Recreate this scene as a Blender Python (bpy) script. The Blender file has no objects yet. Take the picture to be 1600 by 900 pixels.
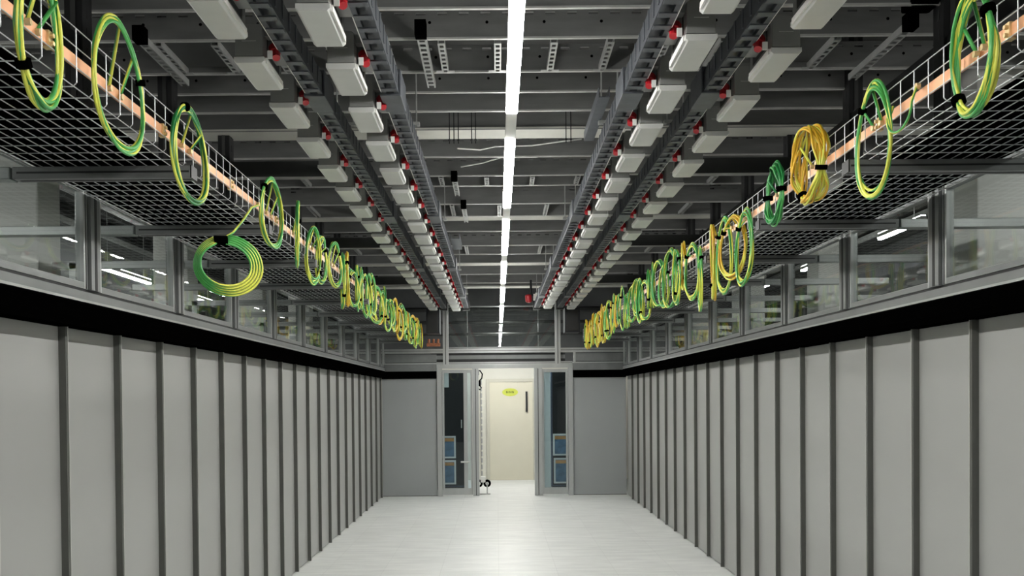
import bpy, bmesh, math, random
from mathutils import Vector, Matrix
random.seed(7)
PI = math.pi
SC = bpy.context.scene
COL = SC.collection

# ------------------------------------------------------------------ materials
def lin(c):
    c /= 255.0
    return c / 12.92 if c <= 0.04045 else ((c + 0.055) / 1.055) ** 2.4

def rgb(r, g, b):
    return (lin(r), lin(g), lin(b), 1.0)

def mat(name, col, rough=0.5, metal=0.0, var=0.06, scale=6.0, stretch=(1, 1, 1), bump=0.0, spec=0.5, rvar=0.0):
    m = bpy.data.materials.new(name)
    m.use_nodes = True
    nt = m.node_tree
    b = nt.nodes['Principled BSDF']
    b.inputs['Roughness'].default_value = rough
    b.inputs['Metallic'].default_value = metal
    b.inputs['Specular IOR Level'].default_value = spec
    tc = nt.nodes.new('ShaderNodeTexCoord')
    mp = nt.nodes.new('ShaderNodeMapping')
    mp.inputs['Scale'].default_value = stretch
    nz = nt.nodes.new('ShaderNodeTexNoise')
    nz.inputs['Scale'].default_value = scale
    nz.inputs['Detail'].default_value = 4
    cr = nt.nodes.new('ShaderNodeValToRGB')
    cr.color_ramp.elements[0].position = 0.3
    cr.color_ramp.elements[1].position = 0.7
    lo = tuple(max(0, c * (1 - var)) for c in col[:3]) + (1,)
    hi = tuple(min(1, c * (1 + var)) for c in col[:3]) + (1,)
    cr.color_ramp.elements[0].color = lo
    cr.color_ramp.elements[1].color = hi
    L = nt.links.new
    L(tc.outputs['Object'], mp.inputs['Vector'])
    L(mp.outputs['Vector'], nz.inputs['Vector'])
    L(nz.outputs['Fac'], cr.inputs['Fac'])
    L(cr.outputs['Color'], b.inputs['Base Color'])
    if rvar:
        mr = nt.nodes.new('ShaderNodeMapRange')
        mr.inputs['To Min'].default_value = max(0.02, rough - rvar)
        mr.inputs['To Max'].default_value = rough + rvar
        L(nz.outputs['Fac'], mr.inputs['Value'])
        L(mr.outputs['Result'], b.inputs['Roughness'])
    if bump:
        bp = nt.nodes.new('ShaderNodeBump')
        bp.inputs['Strength'].default_value = bump
        bp.inputs['Distance'].default_value = 0.01
        L(nz.outputs['Fac'], bp.inputs['Height'])
        L(bp.outputs['Normal'], b.inputs['Normal'])
    return m

def emit(name, col, strength):
    m = bpy.data.materials.new(name)
    m.use_nodes = True
    b = m.node_tree.nodes['Principled BSDF']
    b.inputs['Base Color'].default_value = (0.8, 0.8, 0.8, 1)
    b.inputs['Emission Color'].default_value = col
    b.inputs['Emission Strength'].default_value = strength
    return m

def glass(name, tint, refl=1.0):
    m = bpy.data.materials.new(name)
    m.use_nodes = True
    nt = m.node_tree
    nt.nodes.clear()
    out = nt.nodes.new('ShaderNodeOutputMaterial')
    mix = nt.nodes.new('ShaderNodeMixShader')
    tr = nt.nodes.new('ShaderNodeBsdfTransparent')
    tr.inputs['Color'].default_value = tint
    gl = nt.nodes.new('ShaderNodeBsdfGlossy')
    gl.inputs['Roughness'].default_value = 0.0
    fr = nt.nodes.new('ShaderNodeFresnel')
    ge = nt.nodes.new('ShaderNodeNewGeometry')
    io = nt.nodes.new('ShaderNodeMapRange')       # same reflectance on both faces of the sheet
    io.inputs['To Min'].default_value = 1.52
    io.inputs['To Max'].default_value = 1 / 1.52
    nt.links.new(ge.outputs['Backfacing'], io.inputs['Value'])
    nt.links.new(io.outputs['Result'], fr.inputs['IOR'])
    mu = nt.nodes.new('ShaderNodeMath')
    mu.operation = 'MULTIPLY'
    mu.inputs[1].default_value = refl
    L = nt.links.new
    L(fr.outputs['Fac'], mu.inputs[0])
    L(mu.outputs['Value'], mix.inputs['Fac'])
    L(tr.outputs['BSDF'], mix.inputs[1])
    L(gl.outputs['BSDF'], mix.inputs[2])
    L(mix.outputs['Shader'], out.inputs['Surface'])
    return m

M = {}
M['panel'] = mat('panel_grey', rgb(160, 161, 158), 0.42, 0, 0.025, 1.2, (1, 1, 2.5), spec=0.6)
M['seal_shade'] = mat('seal_shade_grey', rgb(84, 85, 81), 0.6, 0, 0.08, 8)  # dark tone carries the shade on the strips' near faces; end seals share it
M['edge'] = mat('lit_edge', rgb(196, 197, 192), 0.35, 0.2, 0.03, 8)  # brightness of the lit rib front put into the colour
M['endpanel'] = mat('end_panel_grey', rgb(156, 160, 160), 0.45, 0, 0.03, 1.5)
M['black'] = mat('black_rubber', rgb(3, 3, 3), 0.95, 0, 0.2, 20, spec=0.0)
M['blackpaint'] = mat('black_paint', rgb(24, 25, 26), 0.5, 0, 0.15, 10)
M['darkpaint'] = mat('dark_grey_paint', rgb(62, 63, 62), 0.5, 0, 0.12, 7)
M['beam'] = mat('beam_dark_steel', rgb(122, 123, 122), 0.5, 0.15, 0.14, 5, (0.6, 3, 3))
M['lip'] = mat('zinc_lip', rgb(205, 206, 202), 0.35, 0.35, 0.08, 12)
M['zinc'] = mat('galvanised_steel', rgb(178, 180, 178), 0.4, 0.4, 0.1, 18)
M['alu'] = mat('aluminium_profile', rgb(178, 181, 180), 0.32, 0.45, 0.05, 9, (1, 1, 0.2))
M['alu_dark'] = mat('anodised_aluminium', rgb(128, 131, 131), 0.38, 0.4, 0.06, 9)
M['bar'] = mat('cross_bar_grey', rgb(122, 124, 124), 0.45, 0.2, 0.08, 9)
M['groove'] = mat('profile_groove', rgb(40, 41, 42), 0.6, 0, 0.1, 9)
M['wire'] = mat('zinc_wire', rgb(205, 208, 209), 0.35, 0.35, 0.06, 30)
M['copper'] = mat('copper_bar', rgb(236, 178, 136), 0.35, 0.45, 0.08, 14, (1, 0.3, 1))
M['brass'] = mat('brass_clamp', rgb(226, 200, 150), 0.35, 0.5, 0.08, 20)
M['bus'] = mat('busway_blue_grey', rgb(70, 74, 80), 0.45, 0.25, 0.2, 14, (1, 0.5, 1))
M['bus_cover'] = mat('busway_joint_cover', rgb(92, 96, 102), 0.45, 0.3, 0.12, 14)
M['taupe'] = mat('tap_off_taupe', rgb(128, 129, 127), 0.5, 0, 0.05, 8)
M['tap_base'] = mat('tap_off_light_cover', rgb(212, 213, 210), 0.42, 0.1, 0.04, 8)
M['red'] = mat('red_plastic', rgb(190, 28, 40), 0.4, 0, 0.08, 12)
M['white'] = mat('white_plastic', rgb(232, 232, 228), 0.45, 0, 0.03, 12)
M['colwhite'] = mat('column_white', rgb(226, 226, 222), 0.6, 0, 0.03, 3)
M['deck'] = mat('ceiling_deck_grey', rgb(66, 67, 66), 0.7, 0, 0.12, 2.5)
M['rib'] = mat('concrete_rib_pale', rgb(196, 196, 188), 0.7, 0, 0.06, 4)
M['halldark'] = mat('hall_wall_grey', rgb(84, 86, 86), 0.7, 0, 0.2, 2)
M['hallwhite'] = mat('lobby_wall_white', rgb(222, 221, 210), 0.6, 0, 0.03, 2)
M['doorbeige'] = mat('door_beige', rgb(216, 212, 192), 0.45, 0, 0.02, 3)
M['doorframe'] = mat('door_frame_beige', rgb(200, 198, 182), 0.45, 0, 0.02, 3)
M['signgreen'] = mat('sign_yellow_green', rgb(200, 208, 80), 0.5, 0, 0.05, 9)
M['signdark'] = mat('sign_olive_text', rgb(104, 112, 24), 0.5, 0, 0.05, 9)
M['rack'] = mat('rack_blue_black', rgb(70, 82, 100), 0.4, 0.1, 0.3, 30, (1, 1, 3))
M['blue'] = mat('notice_blue', rgb(92, 122, 148), 0.5, 0, 0.3, 9)
M['orange'] = mat('notice_orange', rgb(206, 152, 96), 0.5, 0, 0.2, 9)
M['green'] = mat('cable_green', rgb(76, 168, 84), 0.4, 0, 0.12, 20)
M['green_dk'] = mat('cable_deep_green', rgb(36, 124, 62), 0.4, 0, 0.12, 20)
M['yellow'] = mat('cable_yellow', rgb(222, 226, 92), 0.4, 0, 0.08, 20)
M['ochre'] = mat('cable_ochre', rgb(222, 176, 44), 0.4, 0, 0.1, 20)
M['navy'] = mat('feed_box_navy', rgb(14, 17, 26), 0.5, 0, 0.2, 9)
M['brown'] = mat('copper_brown_parts', rgb(150, 92, 62), 0.5, 0.2, 0.3, 30)
M['led'] = emit('led_diffuser', (1.0, 0.985, 0.95, 1), 104.0)
M['led_up'] = emit('led_upper_diffuser', (1.0, 0.985, 0.95, 1), 22.0)
M['led_hall'] = emit('hall_led_diffuser', (1.0, 0.985, 0.95, 1), 120.0)
M['hall_up_added'] = emit('hall_added_uplight', (1.0, 0.985, 0.95, 1), 12.0)  # upward glow added to brighten the upper hall walls
M['glass'] = glass('partition_glass', (0.90, 0.93, 0.92, 1), 1.0)
M['glass_door'] = glass('door_glass', (0.80, 0.86, 0.88, 1), 0.8)

# ceiling perforated light panel (grey, far)
def floor_material():
    m = bpy.data.materials.new('pale_floor_tiles')
    m.use_nodes = True
    nt = m.node_tree
    b = nt.nodes['Principled BSDF']
    L = nt.links.new
    tc = nt.nodes.new('ShaderNodeTexCoord')
    mp = nt.nodes.new('ShaderNodeMapping')
    mp.inputs['Scale'].default_value = (0.9, 4.2, 1)
    nz = nt.nodes.new('ShaderNodeTexNoise')
    nz.inputs['Scale'].default_value = 2.2
    nz.inputs['Detail'].default_value = 6
    nz.inputs['Roughness'].default_value = 0.6
    L(tc.outputs['Object'], mp.inputs['Vector'])
    L(mp.outputs['Vector'], nz.inputs['Vector'])
    cr = nt.nodes.new('ShaderNodeValToRGB')
    cr.color_ramp.elements[0].position = 0.3
    cr.color_ramp.elements[0].color = rgb(212, 214, 212)
    cr.color_ramp.elements[1].position = 0.72
    cr.color_ramp.elements[1].color = rgb(236, 238, 235)
    L(nz.outputs['Fac'], cr.inputs['Fac'])
    br = nt.nodes.new('ShaderNodeTexBrick')
    br.offset = 0.0
    br.inputs['Color1'].default_value = (1, 1, 1, 1)
    br.inputs['Color2'].default_value = (0.965, 0.97, 0.965, 1)
    br.inputs['Mortar'].default_value = (0.86, 0.86, 0.86, 1)
    br.inputs['Scale'].default_value = 1.0
    br.inputs['Mortar Size'].default_value = 0.0025
    br.inputs['Brick Width'].default_value = 0.6
    br.inputs['Row Height'].default_value = 0.6
    L(tc.outputs['Object'], br.inputs['Vector'])
    mx = nt.nodes.new('ShaderNodeMix')
    mx.data_type = 'RGBA'
    mx.blend_type = 'MULTIPLY'
    mx.inputs[0].default_value = 1.0
    L(cr.outputs['Color'], mx.inputs[6])
    L(br.outputs['Color'], mx.inputs[7])
    L(mx.outputs[2], b.inputs['Base Color'])
    mr = nt.nodes.new('ShaderNodeMapRange')
    mr.inputs['To Min'].default_value = 0.3
    mr.inputs['To Max'].default_value = 0.52
    L(nz.outputs['Fac'], mr.inputs['Value'])
    L(mr.outputs['Result'], b.inputs['Roughness'])
    bp = nt.nodes.new('ShaderNodeBump')
    bp.inputs['Strength'].default_value = 0.06
    bp.inputs['Distance'].default_value = 0.02
    L(nz.outputs['Fac'], bp.inputs['Height'])
    L(bp.outputs['Normal'], b.inputs['Normal'])
    return m
M['floor'] = floor_material()

# ------------------------------------------------------------------ mesh builder
class MB:
    def __init__(self):
        self.v, self.f, self.mi, self.mats = [], [], [], []
    def m(self, k):
        if k not in self.mats:
            self.mats.append(k)
        return self.mats.index(k)
    def box(self, k, x0, x1, y0, y1, z0, z1):
        n = len(self.v)
        if x0 > x1: x0, x1 = x1, x0
        if y0 > y1: y0, y1 = y1, y0
        if z0 > z1: z0, z1 = z1, z0
        self.v += [(x0, y0, z0), (x1, y0, z0), (x1, y1, z0), (x0, y1, z0),
                   (x0, y0, z1), (x1, y0, z1), (x1, y1, z1), (x0, y1, z1)]
        fs = [(0, 3, 2, 1), (4, 5, 6, 7), (0, 1, 5, 4), (1, 2, 6, 5), (2, 3, 7, 6), (3, 0, 4, 7)]
        self.f += [tuple(i + n for i in q) for q in fs]
        self.mi += [self.m(k)] * 6
        return self
    def prism(self, k, prof, a0, a1, axis='y'):
        """extrude a closed profile: axis y -> profile is (x, z); axis x -> profile is (y, z); axis z -> (x, y)"""
        n = len(self.v)
        c = len(prof)
        for a in (a0, a1):
            for p, q in prof:
                self.v.append({'y': (p, a, q), 'x': (a, p, q), 'z': (p, q, a)}[axis])
        mi = self.m(k)
        for i in range(c):
            j = (i + 1) % c
            self.f.append((n + i, n + j, n + c + j, n + c + i)); self.mi.append(mi)
        self.f.append(tuple(n + i for i in reversed(range(c)))); self.mi.append(mi)
        self.f.append(tuple(n + c + i for i in range(c))); self.mi.append(mi)
        return self
    def cyl(self, k, p0, p1, r0, r1=None, n=10):
        r1 = r0 if r1 is None else r1
        return self.tube([k], [p0, p1], [r0, r1], n)
    def tube(self, ks, pts, rad, n=6, twist=0.0, closed=False, frac=0.6):
        """swept round bar; ks = [material] or [main, stripe] with the stripe on a twisted sector"""
        P = [Vector(p) for p in pts]
        c = len(P)
        R = rad if isinstance(rad, (list, tuple)) else [rad] * c
        base = len(self.v)
        t0 = (P[1] - P[0]).normalized()
        ref = Vector((0, 0, 1)) if abs(t0.z) < 0.9 else Vector((1, 0, 0))
        u = t0.cross(ref).normalized()
        for i in range(c):
            if closed:
                t = (P[(i + 1) % c] - P[i - 1])
            else:
                t = (P[min(i + 1, c - 1)] - P[max(i - 1, 0)])
            t.normalize()
            u = (u - t * u.dot(t)).normalized()
            w = t.cross(u)
            for j in range(n):
                a = 2 * PI * j / n + twist * i
                self.v.append(tuple(P[i] + (u * math.cos(a) + w * math.sin(a)) * R[i]))
        m0 = self.m(ks[0])
        m1 = self.m(ks[-1])
        for i in range(c if closed else c - 1):
            i2 = (i + 1) % c
            for j in range(n):
                j2 = (j + 1) % n
                self.f.append((base + i * n + j, base + i * n + j2, base + i2 * n + j2, base + i2 * n + j))
                self.mi.append(m0 if j < n * frac else m1)
        if not closed:
            self.f.append(tuple(base + j for j in reversed(range(n)))); self.mi.append(m0)
            self.f.append(tuple(base + (c - 1) * n + j for j in range(n))); self.mi.append(m0)
        return self
    def mesh(self, name, smooth=False, bev=0.0):
        me = bpy.data.meshes.new(name)
        me.from_pydata(self.v, [], self.f)
        for k in self.mats:
            me.materials.append(M[k])
        me.polygons.foreach_set('material_index', self.mi)
        bm = bmesh.new()
        bm.from_mesh(me)
        bmesh.ops.recalc_face_normals(bm, faces=bm.faces)
        if bev:
            ed = [e for e in bm.edges if len(e.link_faces) == 2 and e.calc_face_angle(0) > 0.6]
            bmesh.ops.bevel(bm, geom=ed, offset=bev, segments=2, affect='EDGES', profile=0.6, clamp_overlap=True)
        bm.to_mesh(me)
        bm.free()
        if smooth:
            me.polygons.foreach_set('use_smooth', [True] * len(me.polygons))
        me.update()
        return me
    def build(self, name, parent=None, smooth=False, bev=0.0, label=None):
        o = bpy.data.objects.new(name, self.mesh(name, smooth, bev))
        COL.objects.link(o)
        if parent is not None:
            o.parent = parent
        if label:
            o['label'] = label
        return o

def tag(o, label, cat, group=None):
    o['label'] = label
    o['category'] = cat
    if group:
        o['group'] = group
    return o

def thing(name, loc, label, cat, group=None, rz=0.0):
    o = bpy.data.objects.new(name, None)
    o.empty_display_size = 0.1
    COL.objects.link(o)
    o.location = loc
    o.rotation_euler = (0, 0, rz)
    return tag(o, label, cat, group)

def structure(name, mb, bev=0.0):
    o = mb.build(name, None, False, bev)
    o['kind'] = 'structure'
    return o

def dup(src, loc, label, group=None, rz=None):
    r = src.copy()
    COL.objects.link(r)
    r.location = loc
    if rz is not None:
        r.rotation_euler = (0, 0, rz)
    r['label'] = label
    if group:
        r['group'] = group
    for ch in list(src.children):
        c = ch.copy(); COL.objects.link(c); c.parent = r
        for g in list(ch.children):
            d = g.copy(); COL.objects.link(d); d.parent = c
    return r

ORD = ['zeroth', 'first', 'second', 'third', 'fourth', 'fifth', 'sixth', 'seventh', 'eighth', 'ninth', 'tenth', 'eleventh', 'twelfth',
       'thirteenth', 'fourteenth', 'fifteenth', 'sixteenth', 'seventeenth', 'eighteenth', 'nineteenth', 'twentieth']
TENS = {2: 'twenty', 3: 'thirty', 4: 'forty', 5: 'fifty'}
def nth(i):
    if i <= 20:
        return ORD[i]
    if i % 10 == 0:
        return TENS[i // 10][:-1] + 'ieth'
    return TENS[i // 10] + '-' + ORD[i % 10]
def from_ends(i, n, near, far):
    """ i counted from 0; says the place from whichever end is closer"""
    if i < (n + 1) // 2:
        return (nth(i + 1) + ' from ' + near) if i else ('first from ' + near)
    k = n - i
    return (nth(k) + ' from ' + far) if k > 1 else ('last one at ' + far)

# ------------------------------------------------------------------ key dimensions (metres, camera at the origin of the plan, looking along +Y)
XL, XR = -2.10, 2.345          # faces of the two rows of wall panels
GL, GR = -2.04, 2.285          # glass plane above them
YE = 15.9                      # end wall of the aisle
YW = 18.9                      # wall behind the end doors
ZC = 4.25                      # underside of the deck
SIDES = (('left', -1, XL, GL), ('right', 1, XR, GR))

# ------------------------------------------------------------------ setting
structure('floor', MB().box('floor', -7.2, 7.2, -3.2, YW + 0.1, -0.1, 0.0))
structure('ceiling', MB().box('deck', -7.2, 7.2, -3.2, YW + 0.1, ZC, ZC + 0.15))
structure('wall_left', MB().box('halldark', -5.75, -5.6, -3.2, YW + 0.1, 0, ZC))
structure('wall_right', MB().box('halldark', 5.75, 5.9, -3.2, YW + 0.1, 0, ZC))
structure('wall_back', MB().box('halldark', -7.2, 7.2, -3.2, -3.05, 0, ZC))
structure('wall_far', MB().box('hallwhite', -7.2, 7.2, YW, YW + 0.15, 0, 2.5).box('halldark', -7.2, 7.2, YW - 0.02, YW + 0.15, 2.5, ZC))  # grey upper part paints in the weaker light high on the white wall
# the closed sides of the aisle, behind the panels
structure('wall_aisle_left', MB().box('panel', XL - 0.9, XL - 0.03, -3.0, YE, 0, 2.16))
structure('wall_aisle_right', MB().box('panel', XR + 0.03, XR + 0.9, -3.0, YE, 0, 2.16))
# white structural columns of the hall, outside the glass
for nm, sx, ys in (('left', -3.2, (5.95, 8.75, 11.5, 14.3)), ('right', 3.22, (5.7, 8.45, 11.2, 14.0))):
    for y in ys:
        structure('column_' + nm, MB().box('colwhite', sx - 0.17, sx + 0.17, y - 0.15, y + 0.15, 0, ZC), 0.012)

# ------------------------------------------------------------------ wall panels
def make_panel(s, x, w):
    """ one sheet plus its near edge strip; origin at the near bottom corner on the panel face. s = -1 left, +1 right"""
    sh = MB()
    sh.box('panel', 0, s * 0.022, 0.012, w - 0.004, 0.012, 2.155)
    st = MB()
    st.box('seal_shade', -s * 0.034, s * 0.022, -0.012, 0.006, 0.012, 2.155)
    ed = MB()
    ed.box('edge', -s * 0.037, s * 0.0, 0.006, 0.011, 0.012, 2.155)
    return sh, st, ed

for side, s, X, G in SIDES:
    y0 = 3.60 if s < 0 else 3.665
    n = 21 if s < 0 else 20
    grp = 'grey panels along the ' + side + ' wall'
    src = None
    N = n
    ys = [y0 + 0.6 * k for k in range(n)]
    ys = [y for y in ys if y < YE - 0.1]
    for k, y in enumerate(ys):
        w = min(0.6, YE - 0.02 - y)
        lab = 'tall smooth grey panel in the ' + side + ' wall, ' + from_ends(k, len(ys), 'the photo edge' if k else 'the photo edge', 'the end wall')
        if src is None or w < 0.599:
            p = thing('wall_panel', (X, y, 0), lab, 'panel', grp)
            sh, st, ed = make_panel(s, X, w)
            sh.build('sheet', p, bev=0.003)
            st.build('edge_strip', p, label='upright edge strip with shade painted dark grey')
            ed.build('edge_trim', p, label='thin upright edge with light painted in')
            if src is None:
                src = p
        else:
            dup(src, (X, y, 0), lab)
    # black fascia strip over the panels
    fb = MB()
    fb.prism('black', [(G - s * 0.055, 2.155), (G, 2.20), (G, 2.285), (G + s * 0.10, 2.285), (X + s * 0.02, 2.158)], -3.0, YE - 0.01)
    tag(fb.build('fascia_strip', bev=0.003), 'matt black fascia band running above the ' + side + ' wall panels', 'fascia', 'black fascia bands')

# ------------------------------------------------------------------ glazing above the panels
def T(o, sub):
    return sub

for side, s, X, G in SIDES:
    rail = thing('glazing_rail', (G, 0, 2.29), 'grey aluminium bottom rail under the ' + side + ' row of glass', 'rail', 'glazing rails')
    r = MB()
    r.box('alu_dark', 0, s * 0.07, -3, YE - 0.01, 0.0, 0.05)
    r.build('rail_profile', rail, bev=0.003)
    g = MB(); g.box('alu', -s * 0.006, s * 0.07, -3, YE - 0.01, -0.004, 0.008)
    g.build('drip_edge', rail, label='bright lower edge of the rail')
    g = MB(); g.box('groove', s * 0.008, s * 0.06, -3, YE - 0.01, 0.05, 0.062)
    g.build('gasket_line', rail)
    top = thing('glazing_top_rail', (G, 0, 2.87), 'grey aluminium top rail above the ' + side + ' row of glass', 'rail', 'glazing rails')
    r = MB(); r.box('blackpaint', 0, s * 0.07, -3, YE - 0.01, 0.0, 0.055)
    r.build('rail_profile', top, bev=0.003)
    py = (4.44 if s < 0 else 4.55)
    posts = [py + 1.2 * k for k in range(-1, 10)]
    src = None
    for k, y in enumerate(posts):
        lab = 'aluminium upright between glass panes on the ' + side + ', ' + (from_ends(k - 1, len(posts) - 1, 'the photo edge', 'the end wall') if k else 'just past the photo edge')
        if src is None:
            p = thing('glazing_post', (G, y, 2.352), lab, 'post', 'uprights of the ' + side + ' glazing')
            b = MB(); b.box('alu_dark', -s * 0.012, s * 0.07, -0.05, 0.05, 0, 0.518)
            b.build('profile', p, bev=0.003)
            b = MB(); b.box('groove', -s * 0.0135, -s * 0.011, -0.012, 0.012, 0.002, 0.516)
            b.box('groove', s * 0.02, s * 0.034, -0.0515, 0.0515, 0.002, 0.516)
            b.build('slot', p, label='dark slot in the upright')
            src = p
        else:
            dup(src, (G, y, 2.352), lab)
    # panes
    src = None
    for k, y in enumerate(posts):
        y1 = min(y + 1.2, YE - 0.02)
        w = y1 - y
        if w < 0.3:
            continue
        lab = 'framed clear glass pane above the ' + side + ' panels, ' + from_ends(k, len(posts), 'the photo edge', 'the end wall')
        if src is None or w < 1.19:
            p = thing('glass_panel', (G, y, 2.352), lab, 'glass panel', 'glass panes of the ' + side + ' glazing')
            a, b_ = 0.056, w - 0.056 if w > 1.19 else w - 0.005
            f = MB()
            f.box('alu', s * 0.005, s * 0.045, a, a + 0.04, 0.002, 0.516)
            f.box('alu', s * 0.005, s * 0.045, b_ - 0.04, b_, 0.002, 0.516)
            f.box('alu_dark', s * 0.005, s * 0.045, a + 0.04, b_ - 0.04, 0.002, 0.034)
            f.box('alu_dark', s * 0.005, s * 0.045, a + 0.04, b_ - 0.04, 0.484, 0.516)
            fo = f.build('frame', p, bev=0.002)
            e = MB()
            e.box('groove', s * 0.003, s * 0.006, a + 0.016, a + 0.022, 0.004, 0.514)
            e.build('seal', fo)
            e = MB()
            e.box('groove', s * 0.003, s * 0.006, b_ - 0.022, b_ - 0.016, 0.004, 0.514)
            e.build('seal', fo)
            q = MB(); q.box('glass', s * 0.022, s * 0.028, a + 0.04, b_ - 0.04, 0.034, 0.484)
            q.build('pane', p)
            if src is None:
                src = p
        else:
            dup(src, (G, y, 2.352), lab)
    # black steel posts carrying the ceiling steel, standing over the glazing uprights
    src = None
    for k, y in enumerate(posts):
        lab = 'black steel post rising over the ' + side + ' glazing, ' + (from_ends(k - 1, len(posts) - 1, 'the photo edge', 'the end wall') if k else 'just past the photo edge')
        if src is None:
            p = thing('steel_post', (G + s * 0.06, y, 2.926), lab, 'post', 'black posts over the ' + side + ' glazing')
            b = MB(); b.box('blackpaint', -0.045, 0.045, -0.055, 0.055, 0, 1.324)
            b.build('shaft', p, bev=0.004)
            b = MB()
            for zz in range(12):
                b.box('groove', -0.0465, 0.0465, -0.008, 0.008, 0.1 + zz * 0.1, 0.15 + zz * 0.1)
            b.box('darkpaint', -0.012, 0.012, -0.060, 0.060, 0.0, 1.324)
            b.build('slotted_channel', p)
            b = MB(); b.box('darkpaint', -0.06, 0.06, -0.075, 0.075, 0.0, 0.012)
            b.build('foot_plate', p)
            src = p
        else:
            dup(src, (G + s * 0.06, y, 2.926), lab)
    # dark channel running along the posts
    b = MB()
    xo = G + s * 0.03
    b.prism('blackpaint', [(xo, 3.50), (xo, 3.62), (xo + s * 0.03, 3.62), (xo + s * 0.03, 3.512), (xo + s * 0.012, 3.512), (xo + s * 0.012, 3.50)], -2, YE)
    tag(b.build('steel_channel'), 'long dark steel channel fixed along the ' + side + ' black posts', 'steel channel', 'dark channels')

# cross bars under the trays
for side, s, X, G in SIDES:
    ys = [3.77 + 1.27 * k for k in range(10)]
    xi = (-1.30 if s < 0 else 1.51)
    src = None
    for k, y in enumerate(ys):
        lab = 'square grey cross bar under the ' + side + ' cable tray, ' + from_ends(k, len(ys), 'the photo edge', 'the end wall')
        if src is None:
            p = thing('cross_bar', (xi, y, 2.746), lab, 'cross bar', 'cross bars under the ' + side + ' tray')
            gl = abs(G - xi)
            b = MB(); b.box('bar', 0, s * (gl + 0.019), -0.035, 0.035, 0, 0.052)
            b.build('bar', p, bev=0.004)
            b = MB(); b.box('groove', s * 0.005, s * gl, -0.0365, -0.034, 0.022, 0.030)
            b.box('groove', s * 0.005, s * gl, -0.006, 0.006, -0.0015, 0.002)
            b.build('slot', p)
            b = MB(); b.box('alu', s * (gl + 0.03), s * (gl + 1.1), -0.035, 0.035, 0, 0.052)  # same bar, paler metal here paints in the hall light
            b.build('lit_outer_bar', p, bev=0.004, label='bar end beyond the glass, hall light painted as brighter metal')
            b = MB(); b.box('blackpaint', -s * 0.006, 0.0, -0.036, 0.036, -0.001, 0.053)
            b.build('end_cap', p, label='black end cap')
            src = p
        else:
            dup(src, (xi, y, 2.746), lab)

# ------------------------------------------------------------------ wire mesh cable trays and copper bars
TRAY = {'left': (-1.335, -2.015), 'right': (1.545, 2.225)}
ZT = 2.803
for side, s, X, G in SIDES:
    xi, xo = TRAY[side]
    t = thing('wire_cable_tray', (xi, 0, ZT), 'long zinc wire mesh cable tray over the ' + side + ' panels', 'cable tray', 'wire cable trays')
    ya, yb = 1.2, YE - 0.25
    r = 0.0021
    b = MB()
    n = int((yb - ya) / 0.107)
    w = xo - xi
    for i in range(n + 1):
        y = ya + 0.107 * i
        b.tube(['wire'], [(0, y, 0.012), (s * 0.012, y, 0.0), (w - s * 0.012, y, 0.0), (w, y, 0.012)], r, 5)
    k = 13
    for i in range(k + 1):
        x = s * 0.014 + (w - s * 0.028) * i / k
        b.tube(['wire'], [(x, ya - 0.03, 0.004), (x, yb + 0.03, 0.004)], r, 5)
    b.build('mesh_bottom', t)
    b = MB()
    b.box('black', s * (0.10 if s < 0 else 0.175), w - s * 0.004, ya, yb, 0.022, 0.030)  # black sheet added so the space above the mesh looks dark
    b.build('added_dark_sheet', t, label='added black sheet standing in for the dark above the mesh')
    for nm, xx in (('inner_side', 0.0),):
        b = MB()
        for i in range(n + 1):
            y = ya + 0.107 * i
            top = 0.185 if (i % 2 == 0 or nm == 'outer_side') else 0.185
            b.tube(['wire'], [(xx, y, 0.012), (xx, y, top)], r, 5)
        for zz in (0.06, 0.125, 0.185):
            b.tube(['wire'], [(xx, ya - 0.03, zz), (xx, yb + 0.03, zz)], r, 5)
        b.build(nm, t)
    # copper earth bar fixed on the inside of the tray's aisle side
    c = thing('copper_bar', (xi + s * 0.012, 0, ZT + 0.085), 'flat copper earth bar along the aisle side of the ' + side + ' tray', 'copper bar', 'copper earth bars')
    b = MB()
    b.box('copper', -s * 0.003, s * 0.003, 1.3, YE - 0.35, -0.02, 0.02)
    b.build('bar', c)
    for i in range(16):
        y = 1.75 + 0.9 * i
        b = MB()
        b.box('brass', -s * 0.010, s * 0.010, y - 0.012, y + 0.012, -0.026, 0.026)
        b.cyl('brass', (-s * 0.01, y, 0.012), (-s * 0.02, y, 0.012), 0.007)
        b.cyl('brass', (-s * 0.01, y, -0.012), (-s * 0.02, y, -0.012), 0.007)
        b.build('clamp', c)

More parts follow.
